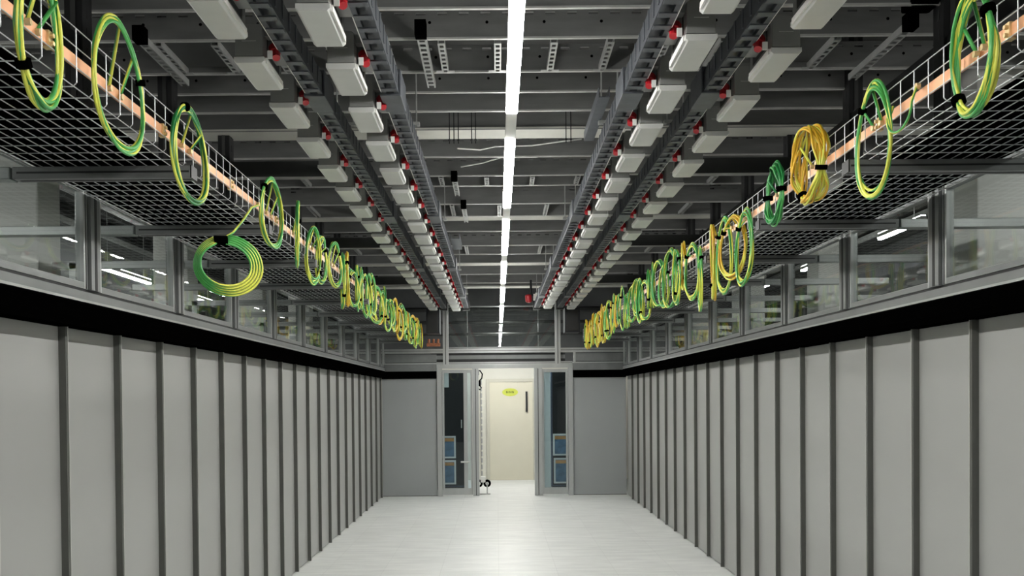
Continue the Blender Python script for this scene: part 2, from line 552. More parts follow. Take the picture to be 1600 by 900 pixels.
# ------------------------------------------------------------------ green and yellow earth cable coils
def coil(side, yc, dz, ry, rz, strands, main, stripe, label, rad=0.0062, turn=0.0, tilt=0.0, tail=True, tie=(0.15,), spread=0.016, group=None, name='earth_cable_coil', tail_len=0.10, off=0.0, open_=0.0):
    s = -1 if side == 'left' else 1
    xi = TRAY[side][0] - s * (0.012 + spread) + off
    rnd = random.Random(int(yc * 1000) + (0 if s < 0 else 77))
    t = thing(name, (xi, yc, 1.8 + dz), label, 'cable coil', group, turn)
    b = MB()
    N = 44
    for k in range(int(strands * 1.7 + 0.5)):
        jy, jz = rnd.uniform(-0.07, 0.05), rnd.uniform(-0.06, 0.06)
        ox = rnd.uniform(-spread, spread)
        oz = rnd.uniform(-0.01, 0.012)
        ph = rnd.uniform(0, 6)
        pts = []
        for i in range(N):
            a = 2 * PI * i / N
            wob = 1 + 0.03 * math.sin(2 * a + ph)
            yy = math.cos(a) * ry * (1 + jy) * wob
            zz = math.sin(a) * rz * (1 + jz) * wob + oz
            yy *= 1 - 0.16 * math.sin(a)          # hangs: narrower on top, fuller below
            xx = ox * math.cos(a + ph) + tilt * zz
            # strands gather at the tie
            for tp in tie:
                d = abs((i / N - tp + 0.5) % 1 - 0.5)
                g = max(0.0, 1 - d / 0.09)
                xx = xx * (1 - 0.8 * g) + tilt * zz * 0.8 * g
            pts.append((xx, yy, zz))
        if k == 0 and tail:
            # open strand: both ends run to the copper bar
            pts = [(s * 0.03, -ry * 0.1, 1.0 * (1.083 - dz))] + pts[10:] + pts[:6] + [(s * 0.03, ry * 0.35, 1.083 - dz)]
            b.tube([main, stripe], pts, rad, 6, 0.25, False, 0.5)
        else:
            b.tube([main, stripe], pts, rad, 6, (2 * PI / N) * (2 if k % 2 else -3), True, 0.5 if k % 3 else 0.67)
    b.build('cable', t, smooth=True)
    for tp in tie:
        a = 2 * PI * tp
        c = Vector((tilt * math.sin(a) * rz, math.cos(a) * ry * (1 - 0.16 * math.sin(a)), math.sin(a) * rz))
        d = Vector((0, -math.sin(a) * ry, math.cos(a) * rz)).normalized()
        q = MB()
        rr = rad * (1.6 + 0.4 * strands)
        q.cyl('black', tuple(c - d * 0.011), tuple(c + d * 0.011), rr, n=10)
        q.build('cable_tie', t, smooth=False, label='black cable tie')
    if tail:
        q = MB()
        q.cyl('brass', (s * 0.018, ry * 0.35, 1.083 - dz), (s * 0.034, ry * 0.35, 1.083 - dz), 0.011, n=8)
        q.build('lug', t, label='brass cable lug')
        q = MB()
        q.cyl('brass', (s * 0.018, -ry * 0.1, 1.083 - dz), (s * 0.034, -ry * 0.1, 1.083 - dz), 0.011, n=8)
        q.build('lug', t, label='brass cable lug')
    return t

GL_, GR_ = 'earth cable coils on the left tray', 'earth cable coils on the right tray'
coil('left', 2.53, 1.06, 0.16, 0.20, 5, 'green', 'yellow', 'thick green yellow cable coil cut by the photo top left corner', tie=(0.62,), turn=0.15, group=GL_)
coil('left', 3.07, 1.104, 0.20, 0.222, 3, 'green', 'yellow', 'big round green yellow cable coil, second along the left tray', tie=(0.05,), group=GL_, spread=0.012)
coil('left', 3.76, 1.05, 0.21, 0.195, 4, 'green_dk', 'yellow', 'tall green yellow cable coil with loose end, third along the left tray', tie=(0.3,), group=GL_)
coil('left', 5.12, 1.085, 0.22, 0.195, 4, 'green', 'yellow', 'green yellow cable coil just behind the low dangling one, left tray', tie=(0.4,), group=GL_)
coil('right', 2.77, 1.07, 0.125, 0.19, 5, 'green', 'yellow', 'big green yellow cable coil in the photo top right corner', tie=(0.42, 0.9), group=GR_, turn=-0.1, spread=0.022)
coil('right', 3.53, 1.02, 0.155, 0.215, 3, 'green', 'yellow', 'slim round green yellow cable coil, second along the right tray', tie=(0.12,), group=GR_, spread=0.012)
coil('right', 4.13, 1.083, 0.14, 0.165, 7, 'ochre', 'yellow', 'tangled mostly yellow cable coil, third along the right tray', tie=(0.85, 0.55), group=GR_, spread=0.05)
coil('right', 4.72, 1.08, 0.115, 0.15, 7, 'green_dk', 'green', 'tightly tied dark green cable bunch, fourth along the right tray', tie=(0.0, 0.5), group=GR_, spread=0.03)

# the low dangling coil on the left: a long lead drops from the bar to a loop hanging open
t = thing('earth_cable_coil', (-1.37, 4.42, 2.47), 'open green yellow cable loop dangling low below the left tray', 'cable coil', GL_)
b = MB()
for k in range(5):
    pts = []
    o = 0.011 * (k - 2)
    for i in range(40):
        a = PI * 0.62 + 2 * PI * 0.94 * i / 39
        rr = 0.125 + o
        pts.append((math.cos(a) * rr * 1.0 + 0.02, -0.02 + math.cos(a) * 0.08 + o, math.sin(a) * rr * (1.0 if math.sin(a) < 0 else 1.05)))
    if k == 0:
        pts = [(0.06, 0.42, 0.40), (0.055, 0.30, 0.36), (0.045, 0.18, 0.27), (0.03, 0.05, 0.18)] + pts[1:]
    b.tube(['green', 'yellow'], pts, 0.0065, 6, 0.2, False, 0.5)
b.build('cable', t, smooth=True)
q = MB(); q.cyl('black', (0.025, -0.03, 0.125), (-0.035, -0.055, 0.122), 0.024)
q.build('cable_tie', t, label='black cable tie')
q = MB(); q.cyl('brass', (0.05, 0.42, 0.405), (0.066, 0.42, 0.405), 0.012, n=8)
q.build('lug', t, label='brass cable lug')

# thin single loop between the first two right coils
t = thing('cable_loop', (1.53, 3.28, 2.855), 'thin single yellow green cable loop hanging between two right tray coils', 'cable loop')
b = MB()
pts = [(0.005, 0.10, 0.05), (-0.01, 0.105, 0.0)] + [(-0.02, 0.10 * math.cos(a), -0.075 * math.sin(a)) for a in [PI * i / 14 for i in range(15)]] + [(-0.01, -0.1, 0.03), (0.005, -0.09, 0.06)]
b.tube(['yellow', 'green'], pts, 0.005, 6, 0.3)
b.build('cable', t, smooth=True)
q = MB(); q.cyl('brass', (0.0, -0.09, 0.06), (0.014, -0.09, 0.06), 0.012, n=8)
q.build('lug', t)

# the dense rows running on to the end wall
ysL = [5.75, 6.25, 6.6, 7.1] + [7.45 + 0.255 * k for k in range(31)]
for k, y in enumerate(ysL):
    rnd = random.Random(k * 13 + 5)
    main, stripe = ('green', 'yellow') if rnd.random() < 0.75 else ('ochre', 'yellow')
    if y > 15: main = 'ochre'
    lab = 'green yellow cable coil in the dense left row, ' + from_ends(k, len(ysL), 'its camera end', 'the end doors')
    coil('left', y + rnd.uniform(-0.05, 0.05), 1.06 + rnd.uniform(-0.07, 0.04), 0.15 + rnd.uniform(-0.03, 0.05), 0.185 + rnd.uniform(-0.03, 0.04),
         3, main, stripe, lab, tie=(rnd.choice((0.1, 0.4, 0.6, 0.9)),), turn=rnd.uniform(-0.25, 0.25), group='dense cable coils on the left tray', tail=(k < 6))
ysR = [5.35, 5.6, 5.85, 6.15, 6.5, 6.8] + [7.1 + 0.265 * k for k in range(31)]
for k, y in enumerate(ysR):
    rnd = random.Random(k * 17 + 3)
    p = 0.85 if y < 11 else 0.35
    main, stripe = ('green', 'yellow') if rnd.random() < p else ('ochre', 'yellow')
    lab = 'green yellow cable coil in the dense right row, ' + from_ends(k, len(ysR), 'its camera end', 'the end doors')
    low = 0.1 if k < 6 else 0.0
    coil('right', y + rnd.uniform(-0.04, 0.04), 1.03 - low + rnd.uniform(-0.07, 0.04), 0.12 + rnd.uniform(-0.03, 0.05), 0.20 + rnd.uniform(-0.03, 0.05),
         3, main, stripe, lab, tie=(rnd.choice((0.1, 0.4, 0.6, 0.9)),), turn=rnd.uniform(-0.3, 0.3), group='dense cable coils on the right tray', tail=(k < 6))

# ------------------------------------------------------------------ overhead busways with tap-off boxes
BUS = [('left', 'outer', -0.925, -1, 3.28), ('left', 'inner', -0.535, -1, 3.365), ('right', 'inner', 0.71, 1, 3.08), ('right', 'outer', 1.115, 1, 3.23)]
ZB = 3.36
tap_src = {}
def make_tap(s, loc, label, grp):
    """ s = -1: the box sits on the left of its busway; origin at the near end on the busway's outer face, busway underside"""
    t = thing('tap_off_box', loc, label, 'tap-off box', grp)
    a, c = s * 0.055, s * 0.178
    L = 0.335
    b = MB()
    b.prism('taupe', [(a, -0.045), (a, 0.085), (a + s * 0.012, 0.097), (c - s * 0.012, 0.097), (c, 0.085), (c, -0.045)], 0, L)
    body = b.build('body', t, bev=0.003)
    q = MB()
    q.box('lip', a + s * 0.03, c - s * 0.03, -0.0015, 0.002, 0.02, 0.022)
    q.box('groove', a - s * 0.0015, a + s * 0.001, 0.07, L - 0.05, -0.02, 0.06)
    q.build('seam', body)
    b = MB()
    b.prism('tap_base', [(a - s * 0.006, -0.048), (a - s * 0.006, -0.066), (a + s * 0.006, -0.076), (c - s * 0.006, -0.076), (c + s * 0.006, -0.066), (c + s * 0.006, -0.048)], -0.002, L + 0.012)
    b.build('bottom_cover', t, bev=0.002, label='light grey bottom cover')
    b = MB()
    b.box('white', a - s * 0.012, a - s * 0.005, 0.02, L - 0.02, -0.07, -0.046)
    b.build('side_trim', t, label='bright side trim')
    b = MB()
    b.box('taupe', 0, a, 0.03, L - 0.03, 0.055, 0.095)
    b.box('taupe', 0, a, 0.08, L - 0.1, 0.0, 0.055)
    b.build('bracket', t)
    # red socket with pale collar, pointing down and back towards the camera
    p0 = Vector((a - s * 0.022, 0.10, 0.045)); d = Vector((-s * 0.25, -0.45, -0.85)).normalized()
    b = MB()
    b.tube(['red'], [tuple(p0), tuple(p0 + d * 0.02), tuple(p0 + d * 0.024), tuple(p0 + d * 0.055), tuple(p0 + d * 0.06), tuple(p0 + d * 0.09)], [0.017, 0.018, 0.026, 0.027, 0.022, 0.018], 10)
    so = b.build('socket', t, label='red power socket')
    b = MB()
    b.tube(['white'], [tuple(p0 - d * 0.025), tuple(p0 + d * 0.002)], [0.013, 0.02], 10)
    b.build('collar', so)
    b = MB()
    b.box('white', a - s * 0.018, a - s * 0.040, 0.005, 0.012, -0.055, -0.02)
    b.build('tag', t, label='small white tag')
    return t

for side, pos, X, s, yst in BUS:
    w = 0.042
    u = thing('busway', (X, 0, ZB), 'long blue grey overhead busway, ' + pos + ' one on the ' + side + ' of the light', 'busway', 'overhead busways')
    ya, yb = 0.6, YE - 0.5
    b = MB()
    b.prism('bus', [(-w, 0), (-w, 0.10), (-w * 0.6, 0.12), (w * 0.6, 0.12), (w, 0.10), (w, 0), (w * 0.45, 0), (w * 0.45, 0.02), (-w * 0.45, 0.02), (-w * 0.45, 0)], ya, yb)
    for i in range(int((yb - ya) / 0.12)):
        y = ya + 0.06 + 0.12 * i
        b.box('bus_cover', -w - 0.004, w + 0.004, y, y + 0.02, 0.02, 0.1)
        b.box('bus_cover', -w * 0.9, w * 0.9, y + 0.04, y + 0.08, -0.005, 0.001)
    b.build('duct', u)
    for i in range(5):
        y = 1.5 + 3.0 * i
        b = MB(); b.box('bus_cover', -w - 0.012, w + 0.012, y, y + 0.26, -0.012, 0.125)
        b.build('joint_cover', u, bev=0.004)
    b = MB()
    b.box('white', s * (w + 0.001), s * (w + 0.006), ya, yb, 0.004, 0.016)
    b.build('edge_line', u, label='thin pale line along the busway')
    b = MB(); b.box('darkpaint', -w - 0.02, w + 0.02, yb, yb + 0.09, -0.03, 0.14)
    b.build('end_feed', u, bev=0.004)
    src = None
    n = int((15.0 - yst) / 0.6) + 1
    for k in range(n):
        y = yst + 0.6 * k
        loc = (X + s * w, y, ZB + 0.0)
        lab = 'grey tap-off box on the ' + side + ' ' + pos + ' busway, ' + from_ends(k, n, 'the photo top', 'the end doors')
        grp = 'tap-off boxes on the ' + side + ' ' + pos + ' busway'
        if src is None:
            src = make_tap(s, loc, lab, grp)
        else:
            dup(src, loc, lab)

# ------------------------------------------------------------------ ceiling steel
BZ = 3.8
def cbeam(y, x0, x1, zb, h, label, grp, holes=True):
    t = thing('ceiling_beam', ((x0 + x1) / 2, y, zb), label, 'steel beam', grp)
    hx = (x1 - x0) / 2
    b = MB()
    b.box('beam', -hx, hx, 0, 0.006, 0.012, h - 0.035)
    b.box('beam', -hx, hx, 0, 0.006, h - 0.02, h)
    n = int(2 * hx / 0.12)
    for i in range(n):
        x = -hx + 2 * hx * i / n
        b.box('beam', x, x + 2 * hx / n * 0.55, 0, 0.006, h - 0.035, h - 0.02)
    b.box('beam', -hx, hx, 0.006, 0.05, h - 0.006, h)
    b.build('web', t)
    b = MB()
    b.box('lip', -hx, hx, -0.004, 0.016, 0.0, 0.011)
    b.build('bottom_flange', t, label='bright zinc bottom flange')
    if holes:
        b = MB()
        for i in range(int(2 * hx / 0.32)):
            x = -hx + 0.16 + 0.32 * i
            b.cyl('black', (x, -0.001, h * 0.55), (x, 0.004, h * 0.55), 0.009, n=8)
        b.build('bolt_hole', t)
    return t

BY = [4.53, 4.91, 5.41, 5.77, 6.15, 7.32, 7.94, 8.32, 9.1, 9.72, 10.6, 11.6, 12.3, 13.1, 14.3, 15.4]
for k, y in enumerate(BY):
    cbeam(y, -3.4, 3.6, BZ, 0.17, 'dark slotted steel beam across the ceiling, ' + from_ends(k, len(BY), 'the photo top', 'the end wall'), 'dark ceiling beams', holes=(y < 6))
for k, (y, w) in enumerate(((6.72, 0.2), (9.9, 0.22), (13.4, 0.2), (16.2, 0.25))):
    o = MB().box('beam', -3.4, 3.6, y, y + w, 3.865, 4.25).box('rib', -3.4, 3.6, y - 0.02, y + w + 0.02, 3.84, 3.865).build('ceiling_rib', bev=0.006)
    tag(o, 'wide ceiling rib with pale underside crossing the dark ceiling, ' + nth(k + 1) + ' from the photo top', 'ceiling rib', 'pale ceiling ribs')

def strut(x, y0, y1, z, w=0.041, feet=True, label='', grp=None, cap=False):
    t = thing('slotted_strut', (x, y0, z), label, 'strut', grp)
    L = y1 - y0
    b = MB()
    h = w / 2
    b.box('zinc', -h, -h + 0.009, 0, L, 0, 0.003)
    b.box('zinc', h - 0.009, h, 0, L, 0, 0.003)
    n = max(2, int(L / 0.06))
    for i in range(n):
        y = L * i / n
        b.box('zinc', -h + 0.009, h - 0.009, y, y + L / n * 0.42, 0, 0.003)
    b.box('zinc', -h, -h + 0.003, 0, L, 0.003, 0.038)
    b.box('zinc', h - 0.003, h, 0, L, 0.003, 0.038)
    b.build('channel', t)
    if feet:
        f = MB()
        f.box('zinc', -h - 0.035, -h, L - 0.03, L - 0.004, 0, 0.004)
        f.build('foot', t)
        f = MB()
        f.box('zinc', h, h + 0.035, L - 0.03, L - 0.004, 0, 0.004)
        f.build('foot', t)
    if cap:
        f = MB()
        f.box('black', -h - 0.006, h + 0.006, -0.06, 0.01, -0.008, 0.075)
        f.build('end_cap', t, bev=0.003, label='black end cap')
    return t

PAIRS = [(4.962, 5.40, 'first', 0.32, -0.30), (7.992, 8.31, 'second', 0.42, -0.5), (9.152, 9.71, 'third', 0.5, -0.46), (11.652, 12.29, 'fourth', 0.5, -0.4)]
for y0, y1, nm, st, xs in PAIRS:
    xs_ = []
    x = xs
    while x > -2.0: x -= st
    x += st
    while x < 2.2:
        # busways pass below; keep the ones the photo shows between them
        xs_.append(x); x += st
    for i, x in enumerate(xs_):
        strut(x, y0, y1, BZ - 0.004, label='short slotted strut in the ' + nm + ' ceiling beam gap, ' + nth(i + 1) + ' from the left', grp='short struts between the ceiling beams')
strut(-0.395, 4.75, 5.52, 3.745, 0.05, False, 'long slotted strut with black cap hanging beside the light strip', None, True)
strut(-1.92, 4.79, 5.45, 3.745, 0.05, False, 'long slotted strut with black cap over the left tray', None, True)
strut(2.22, 4.71, 5.45, 3.745, 0.05, False, 'long slotted strut with black cap over the right tray', None, True)
strut(-0.37, 7.9, 8.5, 3.75, 0.045, False, 'slotted strut hanging left of the light in the middle of the ceiling', None, True)
strut(-0.33, 9.05, 9.8, 3.75, 0.045, False, 'slotted strut hanging left of the light deeper in the ceiling', None, True)

# black clamp block on the big beam by the right posts
t = thing('beam_clamp', (2.22, 4.58, 3.8), 'bulky black clamp on a ceiling beam near the right posts', 'clamp')
b = MB(); b.box('black', -0.075, 0.075, -0.06, 0.06, 0.0, 0.17); b.build('block', t, bev=0.012)
b = MB(); b.cyl('black', (0.10, -0.02, 0.02), (0.10, -0.02, 0.16), 0.045, n=14); b.build('roller', t, bev=0.006)

# flat sheet covers between beams over the trays
for side, s, X, G in SIDES:
    o = MB().box('darkpaint', s * 1.45, s * 2.0, 5.0, 5.38, 3.835, 3.842)
    o.box('darkpaint', s * 1.45, s * 1.458, 5.0, 5.38, 3.835, 3.87)
    o.box('darkpaint', s * 1.992, s * 2.0, 5.0, 5.38, 3.835, 3.87)
    tag(o.build('cover_sheet'), 'dark flat cover sheet lying between ceiling beams over the ' + side + ' tray', 'cover sheet')

# side arms between posts and outer busways
for side, s, X, G in SIDES:
    xa = -1.10 if s < 0 else 1.30
    xb = G + s * 0.06
    for k, y in enumerate((6.75, 9.95, 13.2)):
        t = thing('support_arm', (xa, y, 3.50), 'dark support arm from the ' + side + ' posts to the busway, ' + ('nearer the camera', 'in the middle', 'by the end wall')[k], 'support arm', 'support arms')
        L = xb - xa
        b = MB()
        b.prism('darkpaint', [(0, 0.03), (s * 0.03, 0), (L, 0), (L, 0.12), (s * 0.03, 0.12), (0, 0.09)], -0.03, 0.03, 'y')
        b.build('arm', t, bev=0.004)
        b = MB(); b.box('lip', s * 0.03, L, -0.034, 0.034, -0.006, 0.0)
        b.build('bottom_flange', t)
        b = MB(); b.box('blackpaint', L - s * 0.02, L, -0.06, 0.06, -0.05, 0.17)
        b.build('end_plate', t)

# threaded rods
rods = [(-0.327, 6.3), (-0.295, 6.3), (-0.263, 6.3), (-0.168, 6.3), (-0.14, 6.3), (0.51, 6.3), (0.545, 6.3)]
names = ['first', 'second', 'third', 'fourth', 'fifth', 'sixth', 'seventh']
for k, (x, y) in enumerate(rods):
    b = MB(); b.cyl('blackpaint', (0, 0, 0), (0, 0, 0.62), 0.004, n=6)
    b.cyl('blackpaint', (0, 0, 0.02), (0, 0, 0.03), 0.009, n=6)
    o = b.build('threaded_rod'); o.location = (x, y, 3.62)
    tag(o, 'thin black rod hanging before the first pale ceiling rib, ' + names[k] + ' from the left', 'rod', 'rods by the first pale rib')
for side, pos, X, s, yst in BUS:
    for k, y in enumerate((5.43, 8.34, 11.62, 14.32)):
        t = thing('busway_hanger', (X, y, ZB + 0.115), 'steel hanger over the ' + side + ' ' + pos + ' busway, ' + nth(k + 1) + ' from the photo top', 'hanger', 'busway hangers')
        b = MB(); b.cyl('zinc', (-0.05, 0, 0), (-0.05, 0, 0.33), 0.005, n=6); b.build('rod', t)
        b = MB(); b.cyl('zinc', (0.05, 0, 0), (0.05, 0, 0.33), 0.005, n=6); b.build('rod', t)
        b = MB(); b.box('zinc', -0.07, 0.07, -0.02, 0.02, 0.005, 0.025); b.build('clamp_plate', t)

# slack white cables by the light
for k, pts in enumerate(([(-0.30, 7.02, 3.79), (-0.12, 7.1, 3.80), (0.0, 7.15, 3.84), (0.3, 7.15, 3.845), (0.52, 7.1, 3.86), (0.7, 7.1, 3.88)],
                         [(-0.30, 7.62, 3.80), (-0.1, 7.6, 3.83), (0.05, 7.55, 3.86), (0.35, 7.55, 3.86), (0.55, 7.52, 3.89), (0.7, 7.52, 3.9)])):
    b = MB(); b.tube(['white'], pts, 0.006, 6)
    tag(b.build('slack_cable', smooth=True), ('upper' if k == 0 else 'lower') + ' white cable sagging across the ceiling behind the light strip', 'cable', 'slack white cables')

# grey side channel right of the light
b = MB()
b.prism('bus_cover', [(-0.032, 0), (-0.032, 0.06), (-0.028, 0.06), (-0.028, 0.006), (0.028, 0.006), (0.028, 0.06), (0.032, 0.06), (0.032, 0)], 0, 0.85)
o = b.build('cable_channel', bev=0.001); o.location = (0.625, 5.0, 3.50)
tag(o, 'short grey open channel beside the right inner busway', 'cable channel')
b = MB()
b.prism('bus_cover', [(-0.05, 0), (-0.05, 0.06), (-0.044, 0.06), (-0.044, 0.006), (0.044, 0.006), (0.044, 0.06), (0.05, 0.06), (0.05, 0)], 0, 0.7)
o = b.build('cable_channel', bev=0.001); o.location = (-0.44, 9.4, 3.50)
tag(o, 'short grey open channel beside the left inner busway', 'cable channel')

# ------------------------------------------------------------------ LED strip lights
ZL = 3.40
src = None
starts = [5.49 + 2.475 * k for k in range(-3, 5)]
for k, y in enumerate(starts):
    lab = ('lit white strip light over the aisle, ' + from_ends(k - 2, len(starts) - 2, 'the photo top', 'the end doors')) if k > 1 else ('lit white strip light over the aisle, ' + ('one' if k == 1 else 'two') + ' before the photo top')
    loc = (0.095, y, ZL)
    if src is None:
        src = thing('strip_light', loc, lab, 'strip light', 'strip lights over the aisle')
        b = MB()
        b.prism('white', [(-0.016, 0.034), (-0.016, 0.056), (-0.010, 0.062), (0.010, 0.062), (0.016, 0.056), (0.016, 0.034)], 0, 1.95)
        b.build('housing', src)
        b = MB()
        b.prism('led', [(-0.033, 0.008), (-0.031, 0.002), (-0.024, 0.0), (0.024, 0.0), (0.031, 0.002), (0.033, 0.008)], 0.004, 1.946)
        b.prism('led_up', [(-0.033, 0.0082), (-0.031, 0.028), (-0.018, 0.034), (0.018, 0.034), (0.031, 0.028), (0.033, 0.0082)], 0.004, 1.946)
        b.build('diffuser', src, label='glowing white diffuser')
        b = MB()
        b.prism('white', [(-0.031, 0.006), (-0.031, 0.05), (-0.02, 0.06), (0.02, 0.06), (0.031, 0.05), (0.031, 0.006)], 1.95, 2.475)
        b.build('trunking', src, label='unlit white trunking')
        b = MB()
        for yy in (0.3, 1.65):
            b.cyl('zinc', (0, yy, 0.06), (0, yy, 0.41), 0.003, n=6)
        b.build('suspension_wire', src)
    else:
        dup(src, loc, lab)

# strip lights of the neighbouring aisles, seen through the glass
for side, x, z, y0, dy, ln in (('left', -4.75, 3.38, 0.1, 2.6, 1.5), ('right', 4.25, 3.5, 1.35, 2.45, 1.0)):
    s0 = None
    for k in range(6):
        y = y0 + dy * k
        lab = 'strip light of the next aisle beyond the ' + side + ' glass, ' + nth(6 - k) + ' from the far end'
        if s0 is None:
            s0 = thing('hall_light', (x, y, z), lab, 'strip light', 'strip lights beyond the glass')
            b = MB(); b.prism('white', [(-0.03, 0.02), (-0.03, 0.06), (0.03, 0.06), (0.03, 0.02)], 0, ln); b.build('housing', s0)
            b = MB(); b.prism('hall_up_added', [(-0.026, 0.061), (-0.022, 0.072), (0.022, 0.072), (0.026, 0.061)], 0.01, ln - 0.01); b.build('added_uplight', s0)  # glowing top added for the wall above the lights
            b = MB(); b.prism('led_hall', [(-0.028, 0.02), (-0.022, 0.0), (0.022, 0.0), (0.028, 0.02)], 0.01, ln - 0.01); b.build('diffuser', s0)
            b = MB()
            for yy in (0.2, ln - 0.2): b.cyl('zinc', (0, yy, 0.06), (0, yy, ZC - z), 0.004, n=6)
            b.build('suspension_wire', s0)
        else:
            dup(s0, (x, y, z), lab)

# hall equipment beyond the glass
for side, s, X, G in SIDES:
    for k, (x, z, wd) in enumerate(((3.75, 3.72, 0.4), (5.3, 3.9, 0.4))):
        t = thing('hall_cable_tray', (s * x, 0, z), 'dark cable tray running along the hall beyond the ' + side + ' glass, ' + ('lower one' if k == 0 else 'upper one'), 'cable tray', 'hall cable trays')
        b = MB()
        b.box('darkpaint', -wd / 2, wd / 2, -2, YW - 0.2, 0, 0.006)
        b.build('tray_base', t)
        for e in (-1, 1):
            b = MB(); b.box('zinc', e * wd / 2, e * (wd / 2 + 0.006), -2, YW - 0.2, 0, 0.08); b.build('side_rail', t)
    for k in range(5):
        y = 3.6 + 2.4 * k
        t = thing('partition', (s * (abs(G) + 0.85), y, 0), 'aluminium gantry frame beyond the ' + side + ' glass, ' + nth(k + 1) + ' from the camera', 'frame', 'gantry frames beyond the glass')  # silver partition frames standing crosswise behind the glass
        b = MB(); b.box('alu', -0.025, 0.025, -0.025, 0.025, 2.16, 2.74); b.build('upright', t)
        b = MB(); b.box('alu', -0.75, 0.75, -0.025, 0.025, 2.70, 2.744); b.build('top_bar', t)
        b = MB(); b.box('alu', 0.7 * s - 0.025, 0.7 * s + 0.025, -0.02, 0.02, 2.16, 2.70); b.build('upright', t)

# ------------------------------------------------------------------ the end of the aisle
def ex(px): return (px - 777) / 85.85
fz = 2.14
for nm, x0, x1 in (('left', XL, -1.10), ('right', 1.37, XR)):
    t = thing('blanking_panel', ((x0 + x1) / 2, YE, 0), 'flat grey end panel to the ' + nm + ' of the glass doors', 'panel', 'end panels')
    hw = (x1 - x0) / 2
    b = MB(); b.box('endpanel', -hw + 0.004, hw - 0.004, 0, 0.03, 0.01, fz); b.build('sheet', t, bev=0.003)
    b = MB(); b.box('seal_shade', -hw, hw, 0.004, 0.026, 0, 0.012); b.build('bottom_seal', t)
    o = MB().box('black', x0, x1, YE - 0.03, YE + 0.03, fz, 2.275).build('fascia_strip', bev=0.003)
    tag(o, 'short black fascia band above the ' + nm + ' end panel', 'fascia', 'black fascia bands')
    o = MB().box('alu_dark', x0, x1, YE - 0.02, YE + 0.03, 2.275, 2.40).box('alu', x0, x1, YE - 0.026, YE + 0.03, 2.40, 2.425)
    tag(o.build('header_board', bev=0.003), 'grey header board over the black band, ' + nm + ' of the doors', 'board', 'header boards')
    o = MB().box('alu_dark', x0 + 0.06, x1, YE - 0.012, YE + 0.02, 2.44, 2.58).box('alu', x0 + 0.02, x0 + 0.06, YE - 0.02, YE + 0.02, 2.425, 2.62)
    tag(o.build('infill_board', bev=0.002), 'grey infill board between the two end rails, ' + nm + ' side', 'board', 'infill boards')

# horizontal rails and uprights over the doors
for nm, z0, z1, y in (('upper', 2.60, 2.68, YE - 0.03), ('lower', 2.385, 2.435, YE - 0.02)):
    t = thing('end_rail', (0.12, y, z0), nm + ' bright aluminium rail crossing above the end doors', 'rail', 'end rails')
    xa, xb = (-2.22, 2.22) if nm == 'upper' else (-1.22, 1.25)
    b = MB(); b.box('alu', xa, xb, 0, 0.05, 0, z1 - z0); b.build('profile', t, bev=0.003)
    b = MB(); b.box('groove', xa, xb, -0.001, 0.002, (z1 - z0) * 0.45, (z1 - z0) * 0.55); b.build('slot', t)
for nm, x in (('left', -0.93), ('right', 1.107)):
    t = thing('end_upright', (x, YE, 2.385), 'silver upright above the end doors, under the ' + nm + ' busways', 'post', 'end uprights')
    b = MB(); b.box('alu', -0.05, 0.05, -0.04, 0.04, 0, 1.10); b.build('profile', t, bev=0.004)
    b = MB(); b.box('groove', -0.006, 0.006, -0.0415, -0.039, 0.01, 1.09); b.build('slot', t)
    b = MB(); b.box('zinc', -0.08, 0.08, -0.05, 0.05, 1.10, 1.115); b.build('head_plate', t)
o = MB().box('groove', -1.2, 1.24, YE + 0.035, YE + 0.05, 2.44, 2.60).box('alu_dark', -1.2, 1.24, YE + 0.03, YE + 0.035, 2.49, 2.56)
tag(o.build('backing_board'), 'dark backing board between the two bright rails over the doors', 'board')
t = thing('added_lobby_light', (0.12, 17.3, 2.60), 'added unseen bar light brightening the lobby behind the end doors', 'light')  # unseen lamp added to brighten the lobby door and floor
b = MB(); b.prism('white', [(-0.03, 0.02), (-0.03, 0.06), (0.03, 0.06), (0.03, 0.02)], -0.95, 0.95, 'x'); b.build('housing', t)
b = MB(); b.prism('led_hall', [(-0.028, 0.02), (-0.02, 0.0), (0.02, 0.0), (0.028, 0.02)], -0.94, 0.94, 'x'); b.build('diffuser', t)
for xx in (-0.7, 0.7):
    b = MB(); b.cyl('zinc', (xx, 0, 0.06), (xx, 0, 1.65), 0.004, n=6); b.build('suspension_wire', t)
for k, (y, z, r) in enumerate(((17.0, 3.02, 0.03), (17.6, 3.30, 0.035), (18.2, 3.62, 0.05))):
    b = MB(); b.cyl('darkpaint', (-2.6, 0, 0), (2.8, 0, 0), r, n=12)
    o = b.build('overhead_pipe', smooth=True); o.location = (0, y, z)
    tag(o, ('lowest', 'middle', 'topmost')[k] + ' dark pipe crossing the lobby seen through the pane over the doors', 'pipe', 'lobby pipes')
# glazing between the uprights
t = thing('glass_panel', (0.088, YE, 2.69), 'wide glass pane between the silver uprights above the doors', 'glass panel')
b = MB(); b.box('glass', -0.96, 0.96, -0.004, 0.004, 0.02, 0.74); b.build('pane', t)
b = MB(); b.box('alu_dark', -0.965, 0.965, -0.02, 0.02, 0.0, 0.02); b.box('alu_dark', -0.965, 0.965, -0.02, 0.02, 0.74, 0.765); b.build('frame', t)

